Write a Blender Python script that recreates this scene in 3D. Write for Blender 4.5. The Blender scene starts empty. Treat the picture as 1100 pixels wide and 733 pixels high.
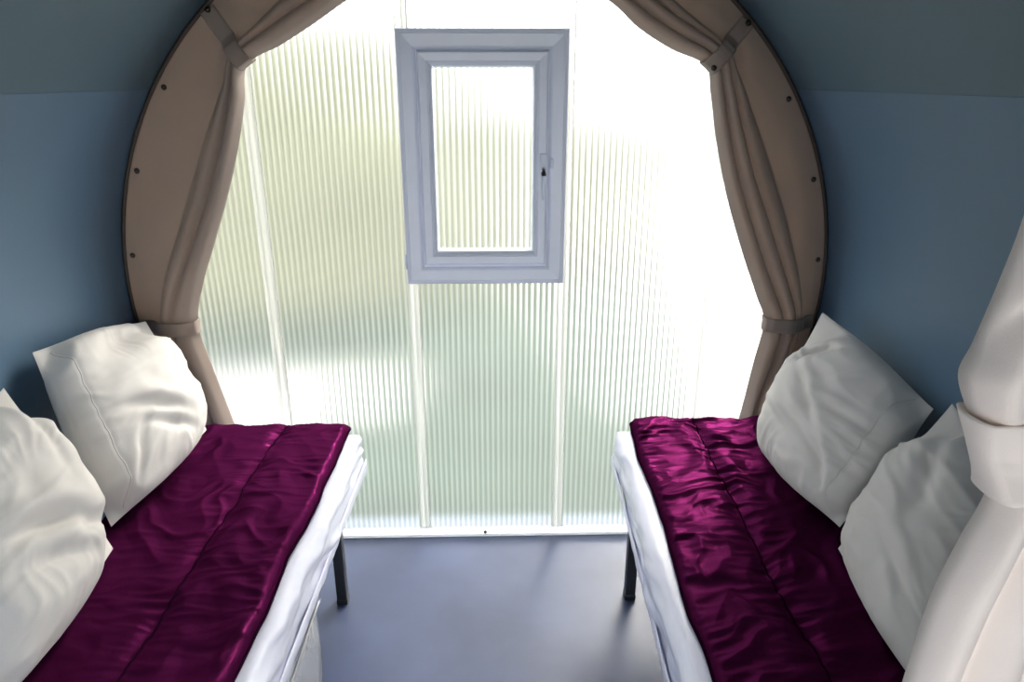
import bpy, math, random
import numpy as np
from mathutils import Vector
random.seed(4)
sc = bpy.context.scene
COL = sc.collection
PI = math.pi
CX, CZ, RAD = -0.05, 0.97, 1.122          # axis and radius of the barrel shaped pod
YW = 2.245                                # plane of the ribbed end wall
YF = -0.75                                # open entrance end of the pod

# ------------------------------------------------------------------ noise
_rng = np.random.RandomState(11)
_perm = np.concatenate([_rng.permutation(256)] * 3)
_ga = _rng.rand(256) * 2 * PI

def pnoise(x, y, seed=0):
    x = np.asarray(x, float) + seed * 17.31; y = np.asarray(y, float) + seed * 9.17
    xi = np.floor(x).astype(int); yi = np.floor(y).astype(int)
    xf = x - xi; yf = y - yi
    u = xf**3 * (xf * (xf * 6 - 15) + 10); v = yf**3 * (yf * (yf * 6 - 15) + 10)
    def g(ix, iy, dx, dy):
        a = _ga[_perm[_perm[ix & 255] + (iy & 255)]]
        return np.cos(a) * dx + np.sin(a) * dy
    n00 = g(xi, yi, xf, yf); n10 = g(xi + 1, yi, xf - 1, yf)
    n01 = g(xi, yi + 1, xf, yf - 1); n11 = g(xi + 1, yi + 1, xf - 1, yf - 1)
    a = n00 + u * (n10 - n00); b = n01 + u * (n11 - n01)
    return (a + v * (b - a)) * 1.4

def fbm(x, y, o=3, seed=0):
    s = 0; a = 1.0
    for k in range(o):
        s = s + a * pnoise(np.asarray(x) * 2**k, np.asarray(y) * 2**k, seed + k * 3); a *= .5
    return s

def ridge(x, y, seed=0):
    return 1 - np.clip(np.abs(pnoise(x, y, seed)) * 2.2, 0, 1)

def sstep(a, b, x):
    t = np.clip((np.asarray(x, float) - a) / (b - a), 0, 1)
    return t * t * (3 - 2 * t)

# ------------------------------------------------------------------ materials
def mat(name, col, rough=.6, spec=.5, **kw):
    m = bpy.data.materials.new(name); m.use_nodes = True
    nt = m.node_tree; b = nt.nodes['Principled BSDF']
    b.inputs['Base Color'].default_value = (*col, 1)
    b.inputs['Roughness'].default_value = rough
    b.inputs['Specular IOR Level'].default_value = spec
    for k, v in kw.items():
        b.inputs[k.replace('_', ' ')].default_value = v
    return m

def vary(m, scale, amount, bump=0, bscale=None, detail=4, stretch=(1, 1, 1), dist=.002):
    """object-space noise on the base colour (wear, weave) and a fine bump"""
    nt = m.node_tree; b = nt.nodes['Principled BSDF']; N = nt.nodes.new; L = nt.links.new
    tc = N('ShaderNodeTexCoord'); mp = N('ShaderNodeMapping'); mp.inputs['Scale'].default_value = stretch
    L(tc.outputs['Object'], mp.inputs['Vector'])
    if amount:
        n = N('ShaderNodeTexNoise'); n.inputs['Scale'].default_value = scale; n.inputs['Detail'].default_value = detail
        L(mp.outputs[0], n.inputs['Vector'])
        c = b.inputs['Base Color'].default_value[:3]
        r = N('ShaderNodeValToRGB')
        r.color_ramp.elements[0].position = .3; r.color_ramp.elements[1].position = .7
        r.color_ramp.elements[0].color = (*[x * (1 - amount) for x in c], 1)
        r.color_ramp.elements[1].color = (*[min(1, x * (1 + amount)) for x in c], 1)
        L(n.outputs['Fac'], r.inputs['Fac']); L(r.outputs[0], b.inputs['Base Color'])
    if bump:
        n2 = N('ShaderNodeTexNoise'); n2.inputs['Scale'].default_value = bscale or scale; n2.inputs['Detail'].default_value = 3
        L(mp.outputs[0], n2.inputs['Vector'])
        bp = N('ShaderNodeBump'); bp.inputs['Strength'].default_value = bump; bp.inputs['Distance'].default_value = dist
        L(n2.outputs['Fac'], bp.inputs['Height']); L(bp.outputs[0], b.inputs['Normal'])
    return m

M = {}
M['wall'] = vary(mat('blue laminate panel', (.098, .168, .248), .42, .35), 3, .04, .05, 60)
M['ceil_shaded'] = vary(mat('blue laminate ceiling panel', (.078, .134, .172), .45, .35), 3, .04, .05, 60)  # wall laminate again; shade and colour cast overhead are put into the colour
M['floor'] = vary(mat('blue grey vinyl floor', (.044, .058, .108), .36, .28), 3.2, .22, .12, 9, 8, dist=.004)
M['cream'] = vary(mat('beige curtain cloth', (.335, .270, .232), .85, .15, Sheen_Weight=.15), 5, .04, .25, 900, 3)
M['cream_lit'] = vary(mat('cream curtain cloth', (.94, .835, .76), .85, .15, Sheen_Weight=.15), 5, .03, .25, 900, 3)  # beige cloth in a lighter copy; light from the doorway is in the colour
M['dark_trim'] = mat('dark brown edging tape', (.05, .034, .025), .6)
M['stud'] = mat('dark bronze snap stud', (.09, .08, .075), .3, .5, Metallic=.9)
M['pvc'] = vary(mat('white window plastic', (.83, .865, .98), .25, .5), 12, .02)
M['chrome'] = mat('chrome handle', (.75, .76, .8), .15, .5, Metallic=1)
M['black'] = vary(mat('black painted steel', (.012, .012, .015), .4, .5), 20, .15)
M['pillow'] = vary(mat('grey white pillow cotton', (.69, .66, .62), .75, .2, Sheen_Weight=.1), 6, .03, .2, 700, 3)
M['satin'] = vary(mat('burgundy satin', (.022, .0019, .0140), .55, .0, Sheen_Weight=0, Sheen_Tint=(.9, .25, .6, 1), Sheen_Roughness=.4), 10, .12, .25, 260, 3, (1, 1, 1), .001)
def satin_gloss(m, fac, col, rough):
    nt = m.node_tree; out = nt.nodes['Material Output']; b = nt.nodes['Principled BSDF']
    g = nt.nodes.new('ShaderNodeBsdfGlossy'); g.inputs[0].default_value = (*col, 1); g.inputs['Roughness'].default_value = rough
    mx = nt.nodes.new('ShaderNodeMixShader'); mx.inputs[0].default_value = fac
    for l in b.inputs['Normal'].links: nt.links.new(l.from_socket, g.inputs['Normal'])
    nt.links.new(b.outputs[0], mx.inputs[1]); nt.links.new(g.outputs[0], mx.inputs[2])
    nt.links.new(mx.outputs[0], out.inputs[0])
satin_gloss(M['satin'], .12, (.20, .017, .112), .40)
M['satin_edge'] = mat('dark plum piping cord', (.012, .002, .009), .9, .0)
M['mattress'] = vary(mat('white mattress ticking under clear wrap', (.77, .775, .90), .28, .5, Coat_Weight=.35, Coat_Roughness=.15), 9, .02, .15, 30, 4, dist=.003)
M['lawn'] = vary(mat('lawn grass', (.048, .085, .060), .9, .1), 1.2, .35)
M['leaf'] = vary(mat('hedge leaves', (.24, .25, .125), .8, .2), 2.5, .5)
M['pale_bounce'] = vary(mat('pale paving', (.62, .60, .56), .9, .2), 6, .12)  # for the pale ground added to reflect light
M['bounce_strip'] = vary(mat('pale bluish reflector', (.20, .25, .31), .8, .2), 5, .1)  # for the strip added to brighten the foot of the ribbed wall
M['screw'] = mat('dark screw head', (.05, .05, .05), .4, Metallic=.7)

def add_translucent(m, fac, col):
    nt = m.node_tree; out = nt.nodes['Material Output']; b = nt.nodes['Principled BSDF']
    t = nt.nodes.new('ShaderNodeBsdfTranslucent'); t.inputs[0].default_value = (*col, 1)
    mx = nt.nodes.new('ShaderNodeMixShader'); mx.inputs[0].default_value = fac
    nt.links.new(b.outputs[0], mx.inputs[1]); nt.links.new(t.outputs[0], mx.inputs[2])
    nt.links.new(mx.outputs[0], out.inputs[0])
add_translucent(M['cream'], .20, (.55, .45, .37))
add_translucent(M['cream_lit'], .12, (.8, .7, .62))

def sheet_material(name, haze, rough, tint, ior=1.38, pitch=0):
    """frosted fluted polycarbonate: rough refraction plus milky scattering; each flute is
    thicker along its middle (a stripe tied to the sheet itself)"""
    m = bpy.data.materials.new(name); m.use_nodes = True
    nt = m.node_tree; N = nt.nodes.new; L = nt.links.new
    nt.nodes.remove(nt.nodes['Principled BSDF']); out = nt.nodes['Material Output']
    rf = N('ShaderNodeBsdfRefraction'); rf.inputs['IOR'].default_value = ior; rf.inputs['Roughness'].default_value = rough
    tr = N('ShaderNodeBsdfTranslucent')
    gl = N('ShaderNodeBsdfGlossy'); gl.inputs['Roughness'].default_value = .25; gl.inputs[0].default_value = (.9, .9, .95, 1)
    mx = N('ShaderNodeMixShader'); mx.inputs[0].default_value = haze
    mg = N('ShaderNodeMixShader'); mg.inputs[0].default_value = .06
    if pitch:
        tc = N('ShaderNodeTexCoord'); sp = N('ShaderNodeSeparateXYZ'); L(tc.outputs['Object'], sp.inputs[0])
        mu = N('ShaderNodeMath'); mu.operation = 'MULTIPLY'; mu.inputs[1].default_value = 2 * PI / pitch; L(sp.outputs[0], mu.inputs[0])
        sn = N('ShaderNodeMath'); sn.operation = 'SINE'; L(mu.outputs[0], sn.inputs[0])
        mr = N('ShaderNodeMapRange'); mr.inputs[1].default_value = -1; mr.inputs[2].default_value = 1; L(sn.outputs[0], mr.inputs[0])
        cr = N('ShaderNodeValToRGB')
        cr.color_ramp.elements[0].position = .15; cr.color_ramp.elements[0].color = (*[c * .76 for c in tint], 1)
        cr.color_ramp.elements[1].position = .85; cr.color_ramp.elements[1].color = (*tint, 1)
        L(mr.outputs[0], cr.inputs[0]); L(cr.outputs[0], rf.inputs[0]); L(cr.outputs[0], tr.inputs[0])
    else:
        rf.inputs[0].default_value = (*tint, 1); tr.inputs[0].default_value = (*tint, 1)
    L(rf.outputs[0], mx.inputs[1]); L(tr.outputs[0], mx.inputs[2])
    L(mx.outputs[0], mg.inputs[1]); L(gl.outputs[0], mg.inputs[2]); L(mg.outputs[0], out.inputs[0])
    return m
PITCH = .0189
M['ribbed'] = sheet_material('ribbed frosted polycarbonate', .11, .38, (.74, .735, .72), pitch=PITCH)
M['sill'] = sheet_material('white translucent channel', .6, .34, (.97, .98, 1.0))
M['joint'] = sheet_material('clear joining strip', .20, .34, (.86, .86, .85))

def clear_material(name, tint, gloss, milky):
    m = bpy.data.materials.new(name); m.use_nodes = True
    nt = m.node_tree; N = nt.nodes.new; L = nt.links.new
    nt.nodes.remove(nt.nodes['Principled BSDF']); out = nt.nodes['Material Output']
    t = N('ShaderNodeBsdfTransparent'); t.inputs[0].default_value = (*tint, 1)
    g = N('ShaderNodeBsdfGlossy'); g.inputs['Roughness'].default_value = .12
    d = N('ShaderNodeBsdfDiffuse'); d.inputs[0].default_value = (.9, .92, .96, 1)
    fr = N('ShaderNodeFresnel'); fr.inputs[0].default_value = 1.45
    ad = N('ShaderNodeMath'); ad.operation = 'MULTIPLY_ADD'; ad.inputs[1].default_value = 1; ad.inputs[2].default_value = gloss
    ad.use_clamp = True
    L(fr.outputs[0], ad.inputs[0])
    m1 = N('ShaderNodeMixShader'); m1.inputs[0].default_value = milky; L(t.outputs[0], m1.inputs[1]); L(d.outputs[0], m1.inputs[2])
    m2 = N('ShaderNodeMixShader'); L(ad.outputs[0], m2.inputs[0]); L(m1.outputs[0], m2.inputs[1]); L(g.outputs[0], m2.inputs[2])
    L(m2.outputs[0], out.inputs[0])
    return m
M['glass'] = clear_material('window glass', (.97, .98, .97), 0, 0)
M['clear'] = clear_material('clear crinkled plastic', (.93, .94, .97), .06, .32)

# ------------------------------------------------------------------ object helpers
def tag(o, label=None, cat=None, group=None, kind=None):
    if label: o['label'] = label
    if cat: o['category'] = cat
    if group: o['group'] = group
    if kind: o['kind'] = kind
    return o

def empty(name, loc, label=None, cat=None, group=None, kind=None):
    o = bpy.data.objects.new(name, None); COL.objects.link(o); o.location = loc
    o.empty_display_size = .05
    return tag(o, label, cat, group, kind)

def origin(o):
    v = Vector((0, 0, 0))
    while o is not None:
        v += o.location; o = o.parent
    return v

def mesh(name, verts, faces, m, parent=None, smooth=True, loc=None):
    """verts in world metres; the object gets its own origin and keeps them in place"""
    base = Vector(loc) if loc is not None else (origin(parent) if parent else Vector((0, 0, 0)))
    V = np.asarray(verts, float) - np.array(base)
    me = bpy.data.meshes.new(name); me.from_pydata(V.tolist(), [], [list(map(int, f)) for f in faces]); me.update()
    me.materials.append(m)
    me.polygons.foreach_set('use_smooth', [smooth] * len(me.polygons))
    o = bpy.data.objects.new(name, me); COL.objects.link(o)
    if parent:
        o.parent = parent; o.location = base - origin(parent)
    else:
        o.location = base
    return o

def grid_faces(nr, nc, closed_r=False, closed_c=False, off=0, flip=False):
    F = []
    for i in range(nr if closed_r else nr - 1):
        for j in range(nc if closed_c else nc - 1):
            a = off + i * nc + j; b = off + i * nc + (j + 1) % nc
            c = off + ((i + 1) % nr) * nc + (j + 1) % nc; d = off + ((i + 1) % nr) * nc + j
            F.append((a, d, c, b) if flip else (a, b, c, d))
    return F

def join(*parts):
    V = []; F = []
    for v, f in parts:
        o = len(V); V += [tuple(p) for p in v]; F += [tuple(i + o for i in q) for q in f]
    return V, F

def box(x0, x1, y0, y1, z0, z1, b=.003):
    """bevelled box"""
    b = min(b, (x1 - x0) / 3, (y1 - y0) / 3, (z1 - z0) / 3)
    V = []; F = []
    import bmesh
    bm = bmesh.new(); bmesh.ops.create_cube(bm, size=1)
    for v in bm.verts:
        v.co = Vector(((x0 + x1) / 2 + v.co.x * (x1 - x0), (y0 + y1) / 2 + v.co.y * (y1 - y0), (z0 + z1) / 2 + v.co.z * (z1 - z0)))
    bmesh.ops.bevel(bm, geom=bm.edges[:], offset=b, segments=2, affect='EDGES', profile=.5)
    bm.verts.index_update()
    V = [tuple(v.co) for v in bm.verts]; F = [[v.index for v in f.verts] for f in bm.faces]; bm.free()
    return V, F

def tube(path, r, n=8, closed=False, caps=True):
    P = [Vector(p) for p in path]; V = []; F = []; m = len(P); prev = None
    for i, p in enumerate(P):
        a = P[(i - 1) % m] if closed or i > 0 else p; b = P[(i + 1) % m] if closed or i < m - 1 else p
        t = (b - a).normalized()
        if prev is None:
            ref = Vector((0, 0, 1)) if abs(t.z) < .9 else Vector((1, 0, 0)); nrm = t.cross(ref).normalized()
        else:
            nrm = (prev - t * prev.dot(t)).normalized()
        prev = nrm; bn = t.cross(nrm)
        rr = r[i] if hasattr(r, '__len__') else r
        for k in range(n):
            an = 2 * PI * k / n; V.append(tuple(p + nrm * (rr * math.cos(an)) + bn * (rr * math.sin(an))))
    F = grid_faces(m, n, closed_r=closed, closed_c=True)
    if caps and not closed:
        F += [tuple(range(n))[::-1], tuple(range((m - 1) * n, m * n))]
    return V, F

def lathe(profile, axis_o, axis_d, n=14):
    """profile = (radius, distance along axis)"""
    d = Vector(axis_d).normalized(); ref = Vector((0, 0, 1)) if abs(d.z) < .9 else Vector((1, 0, 0))
    a = d.cross(ref).normalized(); b = d.cross(a); V = []
    for r, h in profile:
        for k in range(n):
            an = 2 * PI * k / n
            V.append(tuple(Vector(axis_o) + d * h + a * (r * math.cos(an)) + b * (r * math.sin(an))))
    F = grid_faces(len(profile), n, closed_c=True)
    F += [tuple(range(n)), tuple(range((len(profile) - 1) * n, len(profile) * n))[::-1]]
    return V, F

def catmull(xs, P, t):
    """interpolate rows of P given at knots xs (monotone) at values t"""
    xs = np.asarray(xs, float); P = np.asarray(P, float)
    if P.ndim == 1: P = P[:, None]
    mtan = np.zeros_like(P)
    mtan[1:-1] = (P[2:] - P[:-2]) / (xs[2:] - xs[:-2])[:, None]
    mtan[0] = (P[1] - P[0]) / (xs[1] - xs[0]); mtan[-1] = (P[-1] - P[-2]) / (xs[-1] - xs[-2])
    t = np.clip(np.asarray(t, float), xs[0], xs[-1])
    k = np.clip(np.searchsorted(xs, t, side='right') - 1, 0, len(xs) - 2)
    h = (xs[k + 1] - xs[k])[:, None]; s = ((t - xs[k]) / h[:, 0])[:, None]
    return ((2*s**3 - 3*s**2 + 1) * P[k] + (s**3 - 2*s**2 + s) * h * mtan[k] + (-2*s**3 + 3*s**2) * P[k+1] + (s**3 - s**2) * h * mtan[k+1])

# ------------------------------------------------------------------ the shell
def arc(name, a0, a1, m, y0=YF, y1=YW + .05, th=.03, n=60):
    V = []
    A = np.radians(np.linspace(a0, a1, n))
    for r in (RAD, RAD + th):
        for y in (y0, y1):
            for a in A:
                V.append((CX + r * math.cos(a), y, CZ + r * math.sin(a)))
    F = []
    for i in range(n - 1):
        F.append((i, n + i, n + i + 1, i + 1)); F.append((2*n + i, 2*n + i + 1, 3*n + i + 1, 3*n + i))
        F.append((i, i + 1, 2*n + i + 1, 2*n + i)); F.append((n + i, 3*n + i, 3*n + i + 1, n + i + 1))
    F.append((0, 2*n, 3*n, n)); F.append((n - 1, 2*n - 1, 4*n - 1, 3*n - 1))
    o = mesh(name, V, F, m, None, True)
    o.data.set_sharp_from_angle(angle=math.radians(40))
    return tag(o, kind='structure')

AF = math.degrees(math.asin(-CZ / RAD))
arc('wall_right', AF, 32.4, M['wall'])
arc('wall_left', 147.6, 180 - AF, M['wall'])
arc('ceiling', 32.44, 147.56, M['ceil_shaded'])
hw = math.sqrt(RAD**2 - CZ**2)
V, F = box(CX - hw - .0, CX + hw + .0, YF, YW + .05, -.05, 0, .001)
tag(mesh('floor', V, F, M['floor'], None, False), kind='structure')

# unseen entrance wall behind the camera, added with its wide doorway to limit daylight
def unseen_front_wall(wd, zt, cx=CX):
    V = []; F = []
    xs = np.r_[np.linspace(CX - RAD, cx - wd / 2, 24), np.linspace(cx - wd / 2 + 1e-4, cx + wd / 2 - 1e-4, 24), np.linspace(cx + wd / 2, CX + RAD, 24)]
    for y in (YF - .02, YF + .02):
        for x in xs:
            dz = math.sqrt(max(RAD**2 - (x - CX)**2, 0))
            zb = zt if abs(x - cx) < wd / 2 - 5e-5 else max(0, CZ - dz)
            V += [(x, y, zb), (x, y, CZ + dz)]
    n = len(xs)
    for i in range(n - 1):
        a = 2 * i; b = 2 * n + 2 * i
        F += [(a, a + 2, a + 3, a + 1), (b, b + 1, b + 3, b + 2), (a, b, b + 2, a + 2), (a + 1, a + 3, b + 3, b + 1)]
    return tag(mesh('wall_front_unseen', V, F, M['wall'], None, False), kind='structure')
unseen_front_wall(1.8, 1.6)

# ribbed end wall : vertical sheets, joined by clear strips
wb = empty('wall_back', (CX, YW, 0), kind='structure')
joints = [-.732, -.268, .222, .690]
edges = [CX - RAD] + joints + [CX + RAD]
for k in range(len(edges) - 1):
    x0, x1 = edges[k] + .0005, edges[k + 1] - .0005
    V = []; F = []
    xs = np.arange(x0, x1, PITCH / 10)
    for x in xs:
        dz = math.sqrt(max(RAD**2 - (x - CX)**2, 0)) * .999
        zb, zt = max(.0, CZ - dz), CZ + dz
        y = YW + .0019 * math.sin(2 * PI * x / PITCH)
        V += [(x, y, zb), (x, y, zt)]
    for i in range(len(xs) - 1):
        F.append((2*i, 2*i + 2, 2*i + 3, 2*i + 1))
    o = mesh('ribbed_sheet', V, F, M['ribbed'], wb, True, loc=(0, YW, 0))
for x in joints:
    dz = math.sqrt(RAD**2 - (x - CX)**2) - .01
    parts = [box(x - .020, x + .020, YW - .0075, YW - .0050, max(.032, CZ - dz), CZ + dz, .0008),
             box(x + .016, x + .0195, YW - .0105, YW - .0074, max(.032, CZ - dz), CZ + dz, .001)]
    mesh('joint_strip', *join(*parts), M['joint'], wb, True)
# bottom channel
sill = empty('trim_1', (CX, YW, 0), kind='structure')
mesh('bottom_channel', *join(box(CX - hw - .015, CX + hw + .015, YW - .016, YW - .009, .002, .038, .0015), box(CX - hw, CX + hw, YW - .022, YW - .015, .001, .008, .001)),
     M['sill'], sill, False)
mesh('screw', *lathe([(.001, .006), (.005, .0055), (.006, .002), (.006, 0)], (-.045, YW - .0158, .017), (0, -1, 0), 10), M['screw'], sill)

# ------------------------------------------------------------------ window
def rect_loft(x0, x1, z0, z1, prof):
    V = []
    for ins, y in prof:
        V += [(x0 + ins, y, z0 + ins), (x1 - ins, y, z0 + ins), (x1 - ins, y, z1 - ins), (x0 + ins, y, z1 - ins)]
    return V, grid_faces(len(prof), 4, closed_c=True, flip=True)
WX0, WX1, WZ0, WZ1 = -.280, .219, .985, 1.737
win = empty('window_1', ((WX0 + WX1) / 2, YW - .01, WZ0), kind='structure')
yb = YW - .014
fr = mesh('window_frame', *rect_loft(WX0, WX1, WZ0, WZ1, [(.066, yb), (0, yb), (0, 2.195), (.002, 2.192), (.012, 2.1905), (.014, 2.187), (.046, 2.1905), (.052, 2.193), (.056, 2.198), (.066, 2.1975), (.066, yb)]), M['pvc'], win, False)
sash = mesh('sash', *rect_loft(WX0 + .060, WX1 - .060, WZ0 + .066, WZ1 - .060, [(.045, 2.222), (0, 2.222), (0, 2.184), (.002, 2.181), (.005, 2.179), (.026, 2.182), (.028, 2.1845), (.030, 2.1835), (.038, 2.190), (.040, 2.193), (.040, 2.205), (.045, 2.222)]), M['pvc'], win, False)
mesh('pane', *box(WX0 + .098, WX1 - .098, 2.203, 2.207, WZ0 + .103, WZ1 - .098, .0005), M['glass'], sash, False)
hx = .148
parts = [box(hx - .0115, hx + .0115, 2.172, 2.181, 1.325, 1.392, .005)]
mesh('handle_plate', *join(*parts), M['pvc'], sash)
mesh('handle_hub', *lathe([(.0075, 0), (.0075, .020), (.0062, .025), (.003, .027)], (hx, 2.174, 1.334), (0, -1, 0), 14), M['black'], sash)
mesh('handle_collar', *lathe([(.0065, 0), (.0065, .020), (.0055, .0245), (.0025, .027)], (hx, 2.174, 1.3475), (0, -1, 0), 14), M['chrome'], sash)
lv = [(hx, 2.152, 1.328), (hx, 2.149, 1.318), (hx, 2.149, 1.300), (hx - .001, 2.150, 1.280), (hx - .001, 2.152, 1.258)]
mesh('handle_lever', *tube(lv, [.006, .0062, .0055, .005, .003], 10), M['pvc'], sash)
mesh('lock_keep', *box(hx + .020, hx + .030, 2.179, 2.190, 1.348, 1.378, .003), M['pvc'], fr)
for z in (1.035,):
    mesh('hinge', *lathe([(.004, 0), (.0045, .002), (.0045, .044), (.004, .046)], (WX0 - .002, 2.193, z), (0, 0, 1), 10), M['pvc'], win)

# ------------------------------------------------------------------ end wall curtains
def stud_mesh(p):
    return lathe([(.0085, 0), (.0085, .002), (.0065, .005), (.003, .0072), (.0008, .0078)], p, (0, -1, 0), 14)

YR = 2.203      # plane of the curtain's buttoned rim
RR = 1.108

def curtain(side, name, label, keys, npl, uf_keys, ties, stud_angles):
    """one half of the arch curtain: rim buttoned to the arch, inner edge gathered by two straps"""
    root = empty(name, (CX + side * .9, YR, CZ), label, 'curtain', 'curtains of the ribbed end wall')
    K = np.array(keys); s_k = np.arange(len(keys))
    ns, nu = 240, 96
    S = np.linspace(0, len(keys) - 1, ns)
    ang = np.radians(np.interp(S, s_k, K[:, 0]))
    I = catmull(s_k, K[:, 1:3], S)
    O = np.c_[CX + RR * np.cos(ang), CZ + RR * np.sin(ang)]
    UF = catmull([k[0] for k in uf_keys], [k[1] for k in uf_keys], S)[:, 0]
    tie_s = [t[0] for t in ties]
    gather = np.max([np.exp(-((S - t) / .32)**2) for t in tie_s], axis=0)
    U = np.linspace(0, 1, nu)
    def depth(i, u):
        w = np.clip((u - UF[i]) / (1 - UF[i]), 0, 1)
        flat = .004 + .010 * np.sin(np.clip(u / UF[i], 0, 1) * PI * .5)
        ph = w ** (1.0 + .25 * math.sin(S[i] * .9))
        wob = .025 * pnoise(S[i] * .8, u * 0 + 3.3)
        pl = np.abs(np.sin(PI * npl * np.clip(ph + wob * w * (1 - w) * 4, 0, 1))) ** .55
        env = np.sin(PI * np.clip(w * .80 + .12, 0, 1)) ** .6 * sstep(0, .10, w)
        A = .020 + .012 * (1 - gather[i])
        body = .016 * np.sin(PI * np.clip(w, 0, 1) ** .8) * (1 + .3 * gather[i])
        soft = .004 * pnoise(S[i] * 1.3 + 5, u * 4, 2) * (1 - gather[i] * .7) * np.sin(PI * np.clip(u, 0, 1))
        return flat * (1 - sstep(.85, 1, w)) + env * A * pl + body + soft
    V = []; D = np.zeros((ns, nu))
    for i in range(ns):
        D[i] = depth(i, U)
    for i in range(ns):
        # the inner edge rolls back behind the gather
        dirv = O[i] - I[i]; L = np.linalg.norm(dirv); dirv = dirv / L
        for j in range(nu):
            p = O[i] + (I[i] - O[i]) * U[j]
            V.append((p[0], YR - D[i, j], p[1]))
        for e in (.35, .7, 1.0):
            q = I[i] + dirv * (.03 * e * e)
            V.append((q[0], YR - D[i, -1] + .012 * e, q[1]))
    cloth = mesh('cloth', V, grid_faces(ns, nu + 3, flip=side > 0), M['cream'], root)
    md = cloth.modifiers.new('thickness', 'SOLIDIFY'); md.thickness = .002; md.offset = 0
    # dark edging along the rim
    mesh('edging', *tube([(CX + (RR + .0065) * math.cos(a), YR - .001, CZ + (RR + .0065) * math.sin(a)) for a in ang[::2]], .0075, 8), M['dark_trim'], root)
    for (ts, ang_deg, r0, wide, tip, end_stud) in ties:
        i = int(round(ts / (len(keys) - 1) * (ns - 1)))
        a = math.radians(ang_deg)
        P0 = np.array([CX + r0 * math.cos(a), CZ + r0 * math.sin(a)]); P1 = np.array(tip)
        d = P1 - P0; L = np.linalg.norm(d); d /= L; nrm = np.array([-d[1], d[0]])
        lo, hi = max(0, i - 6), min(ns, i + 7)
        dm = D[lo:hi].max(axis=0)
        nn = 40; path = []
        for t in np.linspace(0, 1, nn):
            u = min(1, .02 + .98 * t); dd = np.interp(np.clip([u - .06, u, u + .06], 0, 1), U, dm).max()
            path.append((P0 + d * L * t, dd + .005))
        dp = np.array([p[1] for p in path]); ker = np.ones(9) / 9
        dps = np.convolve(np.r_[[dp[0]] * 4, dp, [dp[-1]] * 4], ker, 'valid'); dps = np.maximum(dps, dp - .002)
        pts = [(p, YR - q) for p, q in zip([p[0] for p in path], dps)]
        yend = pts[-1][1]; ymid = (yend + YR + .006) / 2; ry = (YR + .006 - yend) / 2
        for th in np.linspace(.2, PI, 9):
            pts.append((P1 + d * (.005 * math.sin(th)), ymid - ry * math.cos(th)))
        V = []
        for (p, y) in pts:
            for w in np.linspace(-1, 1, 7):
                q = p + nrm * (w * wide / 2); V.append((q[0], y + .003 * w * w, q[1]))
        b = mesh('tieback', V, grid_faces(len(pts), 7, flip=side < 0), M['cream'], root)
        md = b.modifiers.new('thickness', 'SOLIDIFY'); md.thickness = .004; md.offset = 0
        if end_stud:
            q = P1 - d * .012
            mesh('stud', *stud_mesh((q[0], YR - dps[-1] - .002, q[1] - .012)), M['stud'], b)
    for k, a in enumerate(stud_angles):
        r = 1.089 if k else 1.100
        A = math.radians(a)
        y = YR - .006
        for t in ties:
            if abs(t[1] - a) < 1.5: y = YR - .022
        mesh('stud', *stud_mesh((CX + r * math.cos(A), y, CZ + r * math.sin(A))), M['stud'], root)
    return root

keysL = [(90, -.0503, 1.956), (100, -.16, 1.935), (111, -.28, 1.885), (121, -.419, 1.804), (126, -.513, 1.746), (129.5, -.605, 1.694),
         (132.8, -.708, 1.640), (139, -.729, 1.539), (149, -.765, 1.41), (157, -.812, 1.275), (168, -.876, 1.121), (178, -.932, .988),
         (186, -.968, .850), (194, -.944, .705), (203, -.911, .547), (211, -.885, .42), (217, -.875, .33)]
curtain(-1, 'arch_curtain', 'beige tied-back curtain buttoned to the left half of the arch, above the left bed', keysL, 2,
        [(0, .45), (3, .5), (5, .60), (6, .70), (8, .66), (10, .60), (12, .40), (13.5, .35), (16, .3)],
        [(6, 132.6, 1.105, .047, (-.703, 1.643), False), (12, 186.2, 1.104, .044, (-.966, .851), False)],
        [132.4, 146.0, 160.0, 174.0, 118.5, 104.5])
keysR = [(90, -.0497, 1.956), (80, .06, 1.935), (69, .19, 1.885), (59, .335, 1.806), (54, .417, 1.740), (50, .515, 1.684),
         (45.6, .618, 1.640), (40, .642, 1.563), (31, .671, 1.433), (21, .719, 1.27), (10, .785, 1.097), (1, .851, .945),
         (-6, .890, .845), (-14, .873, .700), (-24, .848, .497), (-31, .83, .40), (-37, .82, .33)]
curtain(1, 'arch_curtain', 'beige tied-back curtain buttoned to the right half of the arch, above the right bed', keysR, 3,
        [(0, .4), (3, .45), (5, .5), (6, .55), (8, .52), (10, .42), (12, .28), (13.5, .28), (16, .3)],
        [(6, 45.3, 1.105, .047, (.622, 1.634), True), (12, -6.2, 1.104, .046, (.888, .846), False)],
        [45.2, 31.9, 18.2, 4.6, 59, 73])

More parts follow.
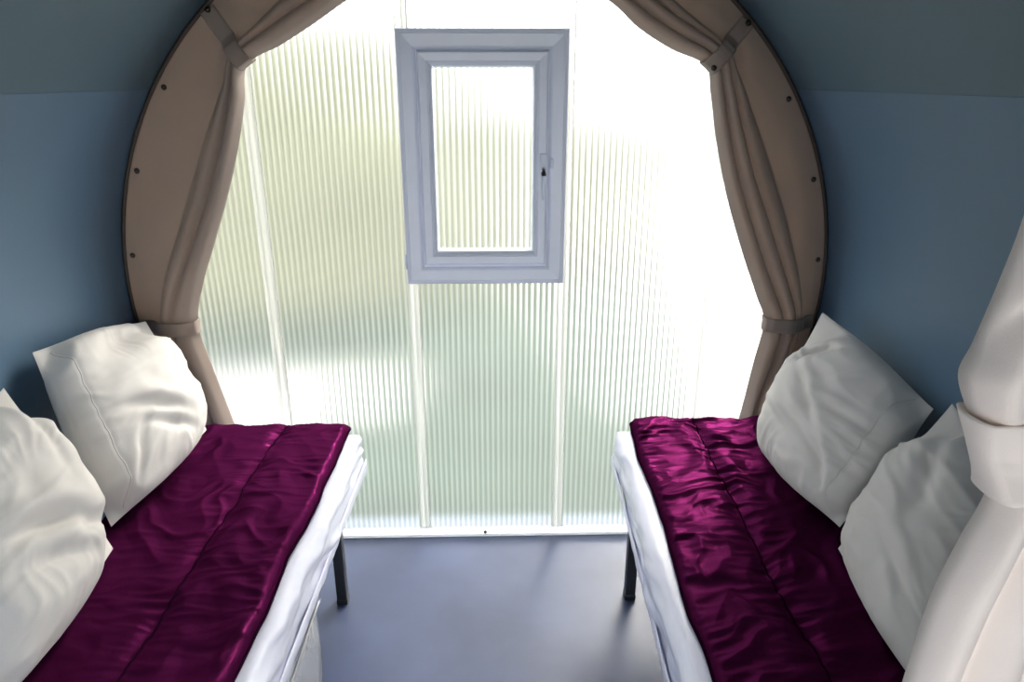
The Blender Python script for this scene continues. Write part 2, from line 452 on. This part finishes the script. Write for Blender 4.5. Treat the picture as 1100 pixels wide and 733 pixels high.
# ------------------------------------------------------------------ beds
def bed(side, xin, slope, name, label, mlabel):
    """xin = inner edge of the mattress at y=2.07, sloping a little along the bed"""
    X = lambda y, off: xin + slope * (2.07 - y) + side * off
    y0, y1 = .16, 2.075; W = .515
    root = empty(name, (X(1.1, .3), 1.1, 0), label, 'bed', 'steel bed frames')
    rails = []
    for off in (.060, W - .06):
        V, F = box(-.016, .016, y0 + .03, y1 - .05, .345, .384, .003)
        rails.append(([(X(v[1], off) + v[0], v[1], v[2]) for v in V], F))
    for yy in (y0 + .045, .7, 1.3, y1 - .065):
        a, b = sorted((X(yy, .06), X(yy, W - .06)))
        rails.append(box(a, b, yy - .015, yy + .015, .345, .383, .003))
    mesh('frame_rail', *join(*rails), M['black'], root, False)
    for yy in (.45, 1.885):
        off = .066 if side < 0 else .052
        mesh('leg', *box(X(yy, off) - .0165, X(yy, off) + .0165, yy - .0165, yy + .0165, 0, .346, .003), M['black'], root, False)
        mesh('foot_cap', *box(X(yy, off) - .018, X(yy, off) + .018, yy - .018, yy + .018, 0, .02, .003), M['black'], root, False)
    # mattress : rounded slab with a puckered wrap
    ny, nper = 210, 96
    z0, z1 = .386, .522
    V = []
    ys = y0 + (y1 - y0) * (.5 - .5 * np.cos(PI * np.linspace(0, 1, ny)) * 1.0) if False else np.linspace(y0, y1, ny)
    per = []
    r = .030
    w_, h_ = W, z1 - z0
    # perimeter points: start bottom inner, up inner side, across top, down outer side, back along bottom
    seg = [(r, 0), (0, 0)]
    def arcp(cx, cz, a0, a1, n=8):
        return [(cx + r * math.cos(a), cz + r * math.sin(a)) for a in np.linspace(a0, a1, n)]
    per += arcp(r, r, 1.5 * PI, PI); per += [(0, z) for z in np.linspace(r, h_ - r, 12)[1:-1]]
    per += arcp(r, h_ - r, PI, .5 * PI); per += [(x, h_) for x in np.linspace(r, w_ - r, 34)[1:-1]]
    per += arcp(w_ - r, h_ - r, .5 * PI, 0); per += [(w_, z) for z in np.linspace(h_ - r, r, 8)[1:-1]]
    per += arcp(w_ - r, r, 0, -.5 * PI); per += [(x, 0) for x in np.linspace(w_ - r, r, 16)[1:-1]]
    per = np.array(per); nper = len(per)
    cyc = np.linspace(0, 1, nper)
    for y in ys:
        e = min(y - y0, y1 - y); sh = r - math.sqrt(max(0, r * r - max(0, r - e)**2))
        inx = np.clip(1 - per[:, 0] / .06, 0, 1) * (per[:, 1] > .01)
        wr = .007 * fbm(per[:, 1] * 22 + 3, y * 7 + per[:, 1] * 14, 3, 4 + side) + .006 * (ridge(y * 5 + per[:, 1] * 9, per[:, 1] * 16, 9 + side) - .4)
        wr = wr * inx + .004 * inx * math.sin(y * 9 + side)
        px = np.clip(per[:, 0], sh, w_ - sh) - wr
        pz = np.clip(per[:, 1], sh, h_ - sh)
        for a, b in zip(px, pz):
            V.append((X(y, a), y, z0 + b))
    F = grid_faces(ny, nper, closed_c=True, flip=side < 0)
    F += [tuple(range(nper))[::-1 if side > 0 else 1], tuple(range((ny - 1) * nper, ny * nper))[::1 if side > 0 else -1]]
    mt = mesh('mattress', V, F, M['mattress'], None, True, loc=(X(1.1, .3), 1.1, z0))
    tag(mt, mlabel, 'mattress', 'mattresses on the steel bed frames')
    # the loose hem of its wrap hanging below the edge
    nz = 9; V = []
    for y in np.linspace(y0 + .1, y1 - .012, 240):
        drop = .022 + .012 * float(fbm(y * 2.2, 1.3 + side, 2, 8)) + .018 * max(0, (y - 1.75) / .32)
        for k in range(nz):
            t = k / (nz - 1)
            z = z0 + .040 - t * (.042 + drop)
            off = -.003 - .004 * math.sin(t * PI) - .006 * t * float(pnoise(y * 16, t * 2, 5 + side)) + .018 * t * t
            V.append((X(y, off), y, z))
    hm = mesh('wrap_hem', V, grid_faces(240, nz, flip=side > 0), M['mattress'], mt)
    md = hm.modifiers.new('thickness', 'SOLIDIFY'); md.thickness = .0025; md.offset = 0
    return X

XL = bed(-1, -.434, -.026, 'bed_frame', 'black steel bed frame carrying the mattress on the left',
         'white wrapped mattress under the burgundy quilt on the left bed')
XR = bed(1, .386, -.030, 'bed_frame', 'black steel bed frame carrying the mattress on the right',
         'white wrapped mattress under the burgundy quilt on the right bed')

def quilt(side, X, name, label, inset, W, seams, far, amp, seed):
    zb = .5225
    ny, nu = 440, 130
    y0, y1 = .22, far
    U, Y = np.meshgrid(np.linspace(0, 1, nu), np.linspace(y0, y1, ny))
    off = U * W
    eu = np.minimum(off, W - off); ey = np.minimum(Y - y0, y1 - Y)
    edge = np.sqrt(np.clip(1 - (1 - np.clip(eu / .020, 0, 1))**2, 0, 1)) * np.sqrt(np.clip(1 - (1 - np.clip(ey / .03, 0, 1))**2, 0, 1))
    sd = np.full_like(off, 9.)
    for s in seams:
        sd = np.minimum(sd, np.abs(off - (s + .010 * fbm(Y * 3.0, s * 9, 2, seed))))
    puff = 1 - (.34 + .22 * fbm(Y * 7, off * 3, 2, seed + 31)) * np.exp(-(sd / .024)**2)
    near = np.exp(-(sd / .085)**2) + np.exp(-(eu / .07)**2)
    # ridged gathers run across the quilt, away from the seams
    warp = .35 * fbm(off * 5, Y * 4, 2, seed + 20)
    g1 = ridge(off * 3.2 + warp, Y * 15 + 1.6 * warp + off * 3 * (1 if seed % 2 else -1), seed)
    g2 = ridge(off * 7 + warp, Y * 30 + 2 * warp, seed + 5)
    g3 = ridge(off * 6 + 3 * warp + Y * 4, Y * 8 - off * 5 + 2 * warp, seed + 9)
    farw = .55 + .45 * sstep(1.2, 2.0, Y) if side > 0 else .8
    wr = amp * (farw * (.55 * g1 * (.45 + .55 * near) + .35 * g2 * near) + .55 * g3 * (1 - .5 * near) * .9 + .45 * fbm(off * 4, Y * 4, 3, seed + 13))
    h = .004 + edge * (.027 * puff + wr - .25 * amp)
    h = np.maximum(h, .003)
    wavy = .006 * fbm(Y * 3.5, Y * 0 + seed, 3, seed + 2) * (1 - U) * 1.4
    endw = .010 * fbm(off * 6, off * 0 + 7, 2, seed + 3) * sstep(1.9, 2.08, Y)
    XX = np.vectorize(X)(Y, 0.0) + side * (inset + off + wavy)
    YY = Y + endw
    top = np.stack([XX, YY, zb + h], -1).reshape(-1, 3)
    bot = np.stack([XX, YY, np.full_like(h, zb)], -1).reshape(-1, 3)
    F = grid_faces(ny, nu, flip=side < 0) + grid_faces(ny, nu, off=ny * nu, flip=side > 0)
    ring = [j for j in range(nu)] + [i * nu + nu - 1 for i in range(1, ny)] + [(ny - 1) * nu + j for j in range(nu - 2, -1, -1)] + [i * nu for i in range(ny - 2, 0, -1)]
    n = ny * nu
    for a, b in zip(ring, ring[1:] + ring[:1]):
        F.append((a, a + n, b + n, b) if side > 0 else (a, b, b + n, a + n))
    q = mesh(name, np.r_[top, bot], F, M['satin'], None, True, loc=(X(1.1, .3), 1.1, zb))
    tag(q, label, 'quilt', 'burgundy quilts spread on the beds')
    pts = [top[k] + np.array([0, 0, .002]) for k in ring[::3]]
    mesh('piping', *tube(pts, .0038, 6, closed=True), M['satin_edge'], q)
    for s in seams:
        P = []
        for i in range(0, ny, 2):
            j = int(np.argmin(np.abs(off[i] - (s + .010 * float(fbm(Y[i, 0] * 3.0, s * 9, 2, seed))))))
            P.append(top[i * nu + j] + np.array([0, 0, .0006]))
        mesh('stitched_seam', *tube(P, .0022, 5), M['satin_edge'], q)
    return q
quilt(-1, XL, 'quilt', 'burgundy satin quilt with piped edge on the left bed', .042, .52, [.205], 2.092, .012, 3)
quilt(1, XR, 'quilt', 'burgundy satin quilt with piped edge on the right bed', .052, .50, [.205], 2.100, .019, 8)

# clear zip bag standing on the floor under the left bed
def soft_bag():
    x0, x1, ya, yb_, z1 = -.595, -.478, .85, 1.615, .292
    V = []; n, m_ = 60, 40
    for i in range(n):
        v = i / (n - 1); y = ya + (yb_ - ya) * v
        k = max(0.04, (1 - abs(2 * v - 1)**7))**.5
        for j in range(m_):
            a = 2 * PI * j / m_
            cx = math.copysign(abs(math.cos(a))**.45, math.cos(a)); cz = math.copysign(abs(math.sin(a))**.35, math.sin(a))
            kz = max(.3, (1 - abs(2 * v - 1)**24))**.5
            wr = .006 * float(fbm(y * 11, a * 1.4, 2, 6))
            V.append(((x0 + x1) / 2 + cx * (x1 - x0) / 2 * k * .93 + wr, y, max(.001, z1 / 2 + cz * z1 / 2 * kz * .99 + wr * .5)))
    F = grid_faces(n, m_, closed_c=True, flip=True) + [tuple(range(m_))[::-1], tuple(range((n - 1) * m_, n * m_))]
    bag = mesh('storage_bag', V, F, M['clear'], None, True, loc=(-.535, 1.2, 0))
    tag(bag, 'clear plastic storage bag on the floor underneath the left bed', 'bag')
    P = []
    for v in np.linspace(.05, .95, 40):
        P.append((x1 - .006, ya + (yb_ - ya) * v, z1 * .955 * max(.3, (1 - abs(2 * v - 1)**24))**.5))
    mesh('zip_rim', *tube(P, .004, 6), M['clear'], bag)
soft_bag()

# ------------------------------------------------------------------ pillows
def pillow(name, label, B, Rr, TR, TL, front, back, seed, dents=(), seam=None, sag=-.028, ears=(.14, .14, .16, .14)):
    """corners: B on the bed (near), Rr on the bed (far), TR / TL leaning on the wall"""
    n = 84
    c = [np.array(p, float) for p in (B, Rr, TR, TL)]
    cen = sum(c) / 4
    nrm = np.cross(c[1] - c[3], c[2] - c[0]); nrm /= np.linalg.norm(nrm)
    if nrm @ (np.array([0, 0, 1.6]) - cen) < 0: nrm = -nrm
    Uu, Vv = np.meshgrid(np.linspace(0, 1, n), np.linspace(0, 1, n))
    def surf(U, Vp):
        P = ((1 - U) * (1 - Vp))[..., None] * c[0] + (U * (1 - Vp))[..., None] * c[1] + (U * Vp)[..., None] * c[2] + ((1 - U) * Vp)[..., None] * c[3]
        # the sides are drawn in a little between the four pointed corners
        a = 1 - (2 * U - 1)**2; b = 1 - (2 * Vp - 1)**2
        pull = sag * (b**2 * (2 * U - 1))[..., None] * (c[0] - c[1] + c[3] - c[2]) * .5
        pull = pull + sag * (a**2 * (2 * Vp - 1))[..., None] * (c[0] - c[3] + c[1] - c[2]) * .5
        return P + pull
    base = surf(Uu, Vv)
    ex = 1 - np.abs(2 * Uu - 1)**2.6; ey = 1 - np.abs(2 * Vv - 1)**2.6
    dome = (np.clip(ex, 0, 1) * np.clip(ey, 0, 1))**.42
    for e, du, dv in zip(ears, (Uu, 1 - Uu, 1 - Uu, Uu), (Vv, Vv, 1 - Vv, 1 - Vv)):   # pinched corners
        dome = dome * (.12 + .88 * sstep(e * .5, e * 1.2, (du**1.3 + dv**1.3)**(1 / 1.3) + .03 * pnoise(Uu * 4, Vv * 4, seed + 3)))
    rad = np.hypot(Uu - .5, Vv - .5); th = np.arctan2(Vv - .5, Uu - .5)
    crease = .005 * (ridge(th * 3.2 + 1.5 * pnoise(Uu * 3, Vv * 3, seed), rad * 3.0, seed) - .35) * sstep(.15, .42, rad)
    crease = crease + .007 * fbm(Uu * 3.5, Vv * 3.5, 2, seed + 1) + .004 * (ridge(Uu * 2.2 + .6 * pnoise(Vv * 3, Uu, seed), Vv * 7, seed + 6) - .4)
    H = front * dome + crease * np.clip(dome * 2.0, 0, 1)
    for (u, v, du, dv, wide, length, depth) in dents:      # folds and hollows
        l = math.hypot(du, dv); du, dv = du / l, dv / l
        s = (Uu - u) * du + (Vv - v) * dv; t = -(Uu - u) * dv + (Vv - v) * du
        t = t + .35 * s * s
        H = H - depth * np.exp(-(t / wide)**2 - (s / length)**2) * np.clip(dome * 2.5, 0, 1)
        if wide < .05:
            H = H + .6 * depth * np.exp(-((t - 1.9 * wide) / (wide * 1.2))**2 - (s / length)**2) * np.clip(dome * 2.5, 0, 1)
    if seam:
        e = dict(l=Uu, r=1 - Uu, b=Vv, t=1 - Vv)[seam]
        H = H - .004 * np.exp(-((e - .10) / .008)**2) * np.clip(dome * 4, 0, 1)
    G = -back * dome
    f = base + nrm * H[..., None]; g = base + nrm * G[..., None]
    V = np.r_[f.reshape(-1, 3), g.reshape(-1, 3)]
    V[:, 2] = np.maximum(V[:, 2], .5665)
    # keep clear of the curved wall
    d = np.hypot(V[:, 0] - CX, V[:, 2] - CZ); k = np.minimum(1, (RAD - .004) / d)
    V[:, 0] = CX + (V[:, 0] - CX) * k; V[:, 2] = CZ + (V[:, 2] - CZ) * k
    Fa = grid_faces(n, n); Fb = grid_faces(n, n, off=n * n, flip=True)
    ring = [j for j in range(n)] + [i * n + n - 1 for i in range(1, n)] + [(n - 1) * n + j for j in range(n - 2, -1, -1)] + [i * n for i in range(n - 2, 0, -1)]
    bd = [(a, a + n * n, b + n * n, b) for a, b in zip(ring, ring[1:] + ring[:1])]
    F = Fa + Fb + bd
    v0 = V[Fa[n * n // 2][0]]; v1 = V[Fa[n * n // 2][1]]; v2 = V[Fa[n * n // 2][2]]
    if np.cross(v1 - v0, v2 - v1) @ nrm < 0: F = [q[::-1] for q in F]
    o = mesh(name, V, F, M['pillow'], None, True, loc=tuple(np.array([cen[0], cen[1], .567])))
    tag(o, label, 'pillow', 'pale pillows leaning on the blue walls')
    if seam:
        k = int(round(.10 * (n - 1)))
        idx = dict(l=[(i, k) for i in range(3, n - 3)], r=[(i, n - 1 - k) for i in range(3, n - 3)], b=[(k, i) for i in range(3, n - 3)], t=[(n - 1 - k, i) for i in range(3, n - 3)])[seam]
        Q = V[:n * n].reshape(n, n, 3)
        mesh('flap_seam', *tube([Q[i, j] + nrm * .0006 for i, j in idx], .0016, 5), M['pillow'], o)
    return o

pillow('pillow', 'pale pillow leaning against the left wall at the far end of the bed', (-.943, 1.487, .574), (-.873, 1.929, .609), (-1.085, 2.105, .897), (-1.135, 1.643, .973),
       .115, .03, 2, dents=[(.45, .40, .87, -.49, .035, .24, .020), (.50, .27, .87, -.49, .03, .20, .018), (.22, .25, .5, .8, .03, .16, .012), (.62, .88, 1, .12, .09, .36, .055), (.75, .6, .3, 1, .05, .16, .008)],
       seam='l', ears=(.16, .17, .24, .16))
pillow('pillow', 'pale pillow on the near end of the left bed, cut off by the photo edge', (-.866, .938, .574), (-.898, 1.405, .571), (-1.128, 1.511, .937), (-1.105, 1.098, .842),
       .13, .03, 5, dents=[(.50, .42, .8, -.45, .04, .26, .028), (.45, .28, .8, -.45, .035, .22, .018), (.80, .72, .35, 1, .05, .2, .02), (.7, .25, 1, -.3, .03, .16, .012)],
       ears=(.14, .30, .28, .16))
pillow('pillow', 'pale pillow with a dented top corner leaning at the far end of the right bed', (.832, 1.436, .578), (.784, 1.858, .569), (.963, 1.962, .957), (1.040, 1.498, .864),
       .115, .03, 9, dents=[(.74, .76, .7, -.7, .035, .22, .03), (.55, .55, .9, .5, .04, .24, .020), (.40, .36, 1, .25, .035, .22, .014), (.3, .6, 1, -.3, .03, .2, .012), (.20, .25, .6, 1, .03, .18, .012), (.7, .3, 1, .1, .03, .16, .010)],
       seam='l', ears=(.14, .12, .42, .16))
pillow('pillow', 'pale grey pillow on the right bed, partly hidden by the cream curtain', (.749, .897, .576), (.796, 1.364, .571), (1.040, 1.44, .906), (1.012, 1.036, .79),
       .11, .03, 14, dents=[(.62, .70, .5, .8, .08, .2, .025), (.4, .3, 1, .3, .04, .2, .012)], ears=(.14, .15, .34, .14))

# ------------------------------------------------------------------ curtain near the camera on the right
def near_curtain():
    D0 = .75
    root = empty('entrance_curtain', (.75, D0, .565), 'cream curtain gathered by a broad band in the right foreground', 'curtain')
    zk = [.566, .70, .808, .957, 1.045, 1.122, 1.175, 1.231, 1.279, 1.314, 1.391, 1.459, 1.56, 1.68, 1.80, 1.92]
    xk = [.575, .566, .566, .575, .593, .611, .592, .562, .541, .549, .563, .572, .575, .56, .50, .40]
    ns, nu = 260, 120
    Z = np.linspace(zk[0], zk[-1], ns)
    Xi = catmull(zk, xk, Z)[:, 0]
    def wall_x(z): return CX + math.sqrt(1.108**2 - (z - CZ)**2)
    Xo = np.array([wall_x(z) for z in Z])
    gz = np.exp(-((Z - 1.175) / .085)**2)
    U = np.linspace(0, 1, nu)       # 0 inner edge .. 1 wall
    V = []; D = np.zeros((ns, nu))
    for i in range(ns):
        z = Z[i]; g = float(gz[i])
        below = 1 - sstep(1.10, 1.18, z); above = sstep(1.18, 1.27, z)
        # folds fan out below the band and bulge above it
        skew = .10 * (1.17 - z) * below
        ph = (U ** .85) * 6.0
        n1 = np.abs(np.sin(PI * (ph + skew * 4 + .15 * pnoise(z * 2, U * 3, 3)))) ** .8
        bulge = np.exp(-((z - 1.285) / .055)**2) * np.exp(-(U / .28)**2)
        fade = 1 - sstep(.72, 1, U)
        rnd = np.sqrt(np.clip(1 - (1 - np.clip(U / .05, 0, 1))**2, 0, 1))
        a = (.026 * below + .020 * above + .010 * g)
        D[i] = rnd * (.012 + a * n1 * fade + .028 * fade * (1 - .35 * g) * (U ** .2) + .020 * bulge + .008 * fbm(U * 5, z * 3, 2, 5))
        xx = Xi[i] + (Xo[i] - Xi[i]) * U
        sc_ = z - (1.297 + (xx - .54) * 1.9)
        D[i] -= rnd * .016 * np.exp(-(sc_ / .018)**2) * np.exp(-((xx - .57) / .07)**2)
        for j in range(nu):
            V.append((xx[j], D0 - D[i, j], z))
    cl = mesh('cloth', V, grid_faces(ns, nu), M['cream_lit'], root)
    md = cl.modifiers.new('thickness', 'SOLIDIFY'); md.thickness = .003; md.offset = 0
    # the band, seamed along its middle
    nn = 70; nw = 21; T = np.linspace(1, 0, nn); rows = []
    for w in np.linspace(-1, 1, nw):
        z = 1.178 + .052 * w; iz = int(np.argmin(abs(Z - z)))
        prof = D[iz]
        mx = np.array([prof[max(0, j - 7):j + 8].max() for j in range(nu)])
        ker = np.ones(9) / 9; mx = np.convolve(np.r_[[mx[0]] * 4, mx, [mx[-1]] * 4], ker, 'valid')
        x0 = float(np.interp(z, Z, Xi)) - .003 + .007 * (w + 1) / 2; x1 = wall_x(z) - .012
        row = []
        for t in T:
            d = float(np.interp(t, U, mx)) + .005 + .003 * math.exp(-((w + .2) / .09)**2)
            row.append((x0 + (x1 - x0) * t, D0 - d, z + .006 * math.sin(t * 9) * t))
        ye = row[-1][1]; yk = D0 + .02
        for th in np.linspace(.2, PI, 12):
            row.append((x0 - .012 * math.sin(th), (ye + yk) / 2 - (yk - ye) / 2 * math.cos(th), z))
        row.append((x0 + .05, D0 + .022, z))
        rows.append(row)
    P = rows[0]; V = [rows[k][i] for i in range(len(P)) for k in range(nw)]
    b = mesh('tieback', V, grid_faces(len(P), nw), M['cream_lit'], root)
    md = b.modifiers.new('thickness', 'SOLIDIFY'); md.thickness = .004; md.offset = 0
near_curtain()

# ------------------------------------------------------------------ outside, blurred by the ribbed wall
def plane_grid(x0, x1, y0, y1, z, n=2):
    xs = np.linspace(x0, x1, n); ys = np.linspace(y0, y1, n)
    return [(x, y, z) for y in ys for x in xs], grid_faces(n, n)
lawn = mesh('lawn', *plane_grid(-30, 30, -30, 40, -.12), M['lawn'], None, False); tag(lawn, kind='structure')
for xa, xb, yb2 in ((-6, -.75, 4.9), (.85, 14, 17)):
    tag(mesh('bounce_paving', *box(xa, xb, 3.9, yb2, -.14, -.10, .01), M['pale_bounce'], None, False), kind='structure')  # added ground, makes the bright smears and white right side of the ribbed wall
tag(mesh('bounce_terrace', *box(-7, 7, -15, -.85, -.14, -.10, .01), M['pale_bounce'], None, False), kind='structure')  # unseen pale ground, added to bounce fill light in through the doorway
tag(mesh('bounce_strip', *box(-1.6, 1.5, 2.32, 2.62, -.14, -.09, .01), M['bounce_strip'], None, False), kind='structure')  # added strip, gives the bluish glow low on the ribbed wall
def hedge(x, y, w, d, h, seed, label):
    n, m_ = 40, 28; V = []
    for i in range(n):
        for j in range(m_):
            a = 2 * PI * i / n; t = j / (m_ - 1) * PI / 2
            k = 1 + .16 * float(fbm(math.cos(a) * 3 + seed, math.sin(a) * 3 + t * 4, 3, seed))
            ct = math.cos(t)**.45; st = math.sin(t)**.8
            V.append((x + math.cos(a) * w * ct * k, y + math.sin(a) * d * ct * k, -.12 + h * st * k))
    o = mesh('hedge', V, grid_faces(n, m_, closed_r=True), M['leaf'], None, True, loc=(x, y, -.12))
    tag(o, label, 'hedge')
hedge(-2.6, 7.5, 2.3, .9, 2.0, 1, 'blurred green bushes behind the ribbed wall, left of the small window')
hedge(-.1, 9.5, .9, .9, 1.35, 4, 'faint green bushes seen through the pane of the small window')

# ------------------------------------------------------------------ light
w = bpy.data.worlds.new('sky'); sc.world = w; w.use_nodes = True
bg = w.node_tree.nodes['Background']; bg.inputs[0].default_value = (.90, .94, 1.0, 1); bg.inputs[1].default_value = 3.0
sun = bpy.data.lights.new('sun', 'SUN'); sun.energy = 8.5; sun.angle = math.radians(3); sun.color = (1, .95, .86)
so = bpy.data.objects.new('sun', sun); COL.objects.link(so)
so.rotation_euler = Vector((-.36, -.88, -.42)).to_track_quat('-Z', 'Y').to_euler()   # from behind the end wall, upper right

# ------------------------------------------------------------------ camera
cam = bpy.data.cameras.new('camera'); co = bpy.data.objects.new('camera', cam); COL.objects.link(co)
cam.sensor_width = 36; cam.lens = 760 / 1100 * 36; cam.clip_start = .02
co.location = (0, 0, 1.6)
th, ps = math.radians(20.3), math.radians(1.4)
co.rotation_euler = Vector((math.sin(ps) * math.cos(th), math.cos(ps) * math.cos(th), -math.sin(th))).to_track_quat('-Z', 'Y').to_euler()
sc.camera = co
cy = sc.cycles
cy.max_bounces = 12; cy.diffuse_bounces = 6; cy.glossy_bounces = 4; cy.transmission_bounces = 8; cy.transparent_max_bounces = 12
cy.sample_clamp_indirect = 8
vs = sc.view_settings
vs.view_transform = 'Standard'; vs.look = 'None'; vs.gamma = 1; vs.use_curve_mapping = False; vs.exposure = 0.5
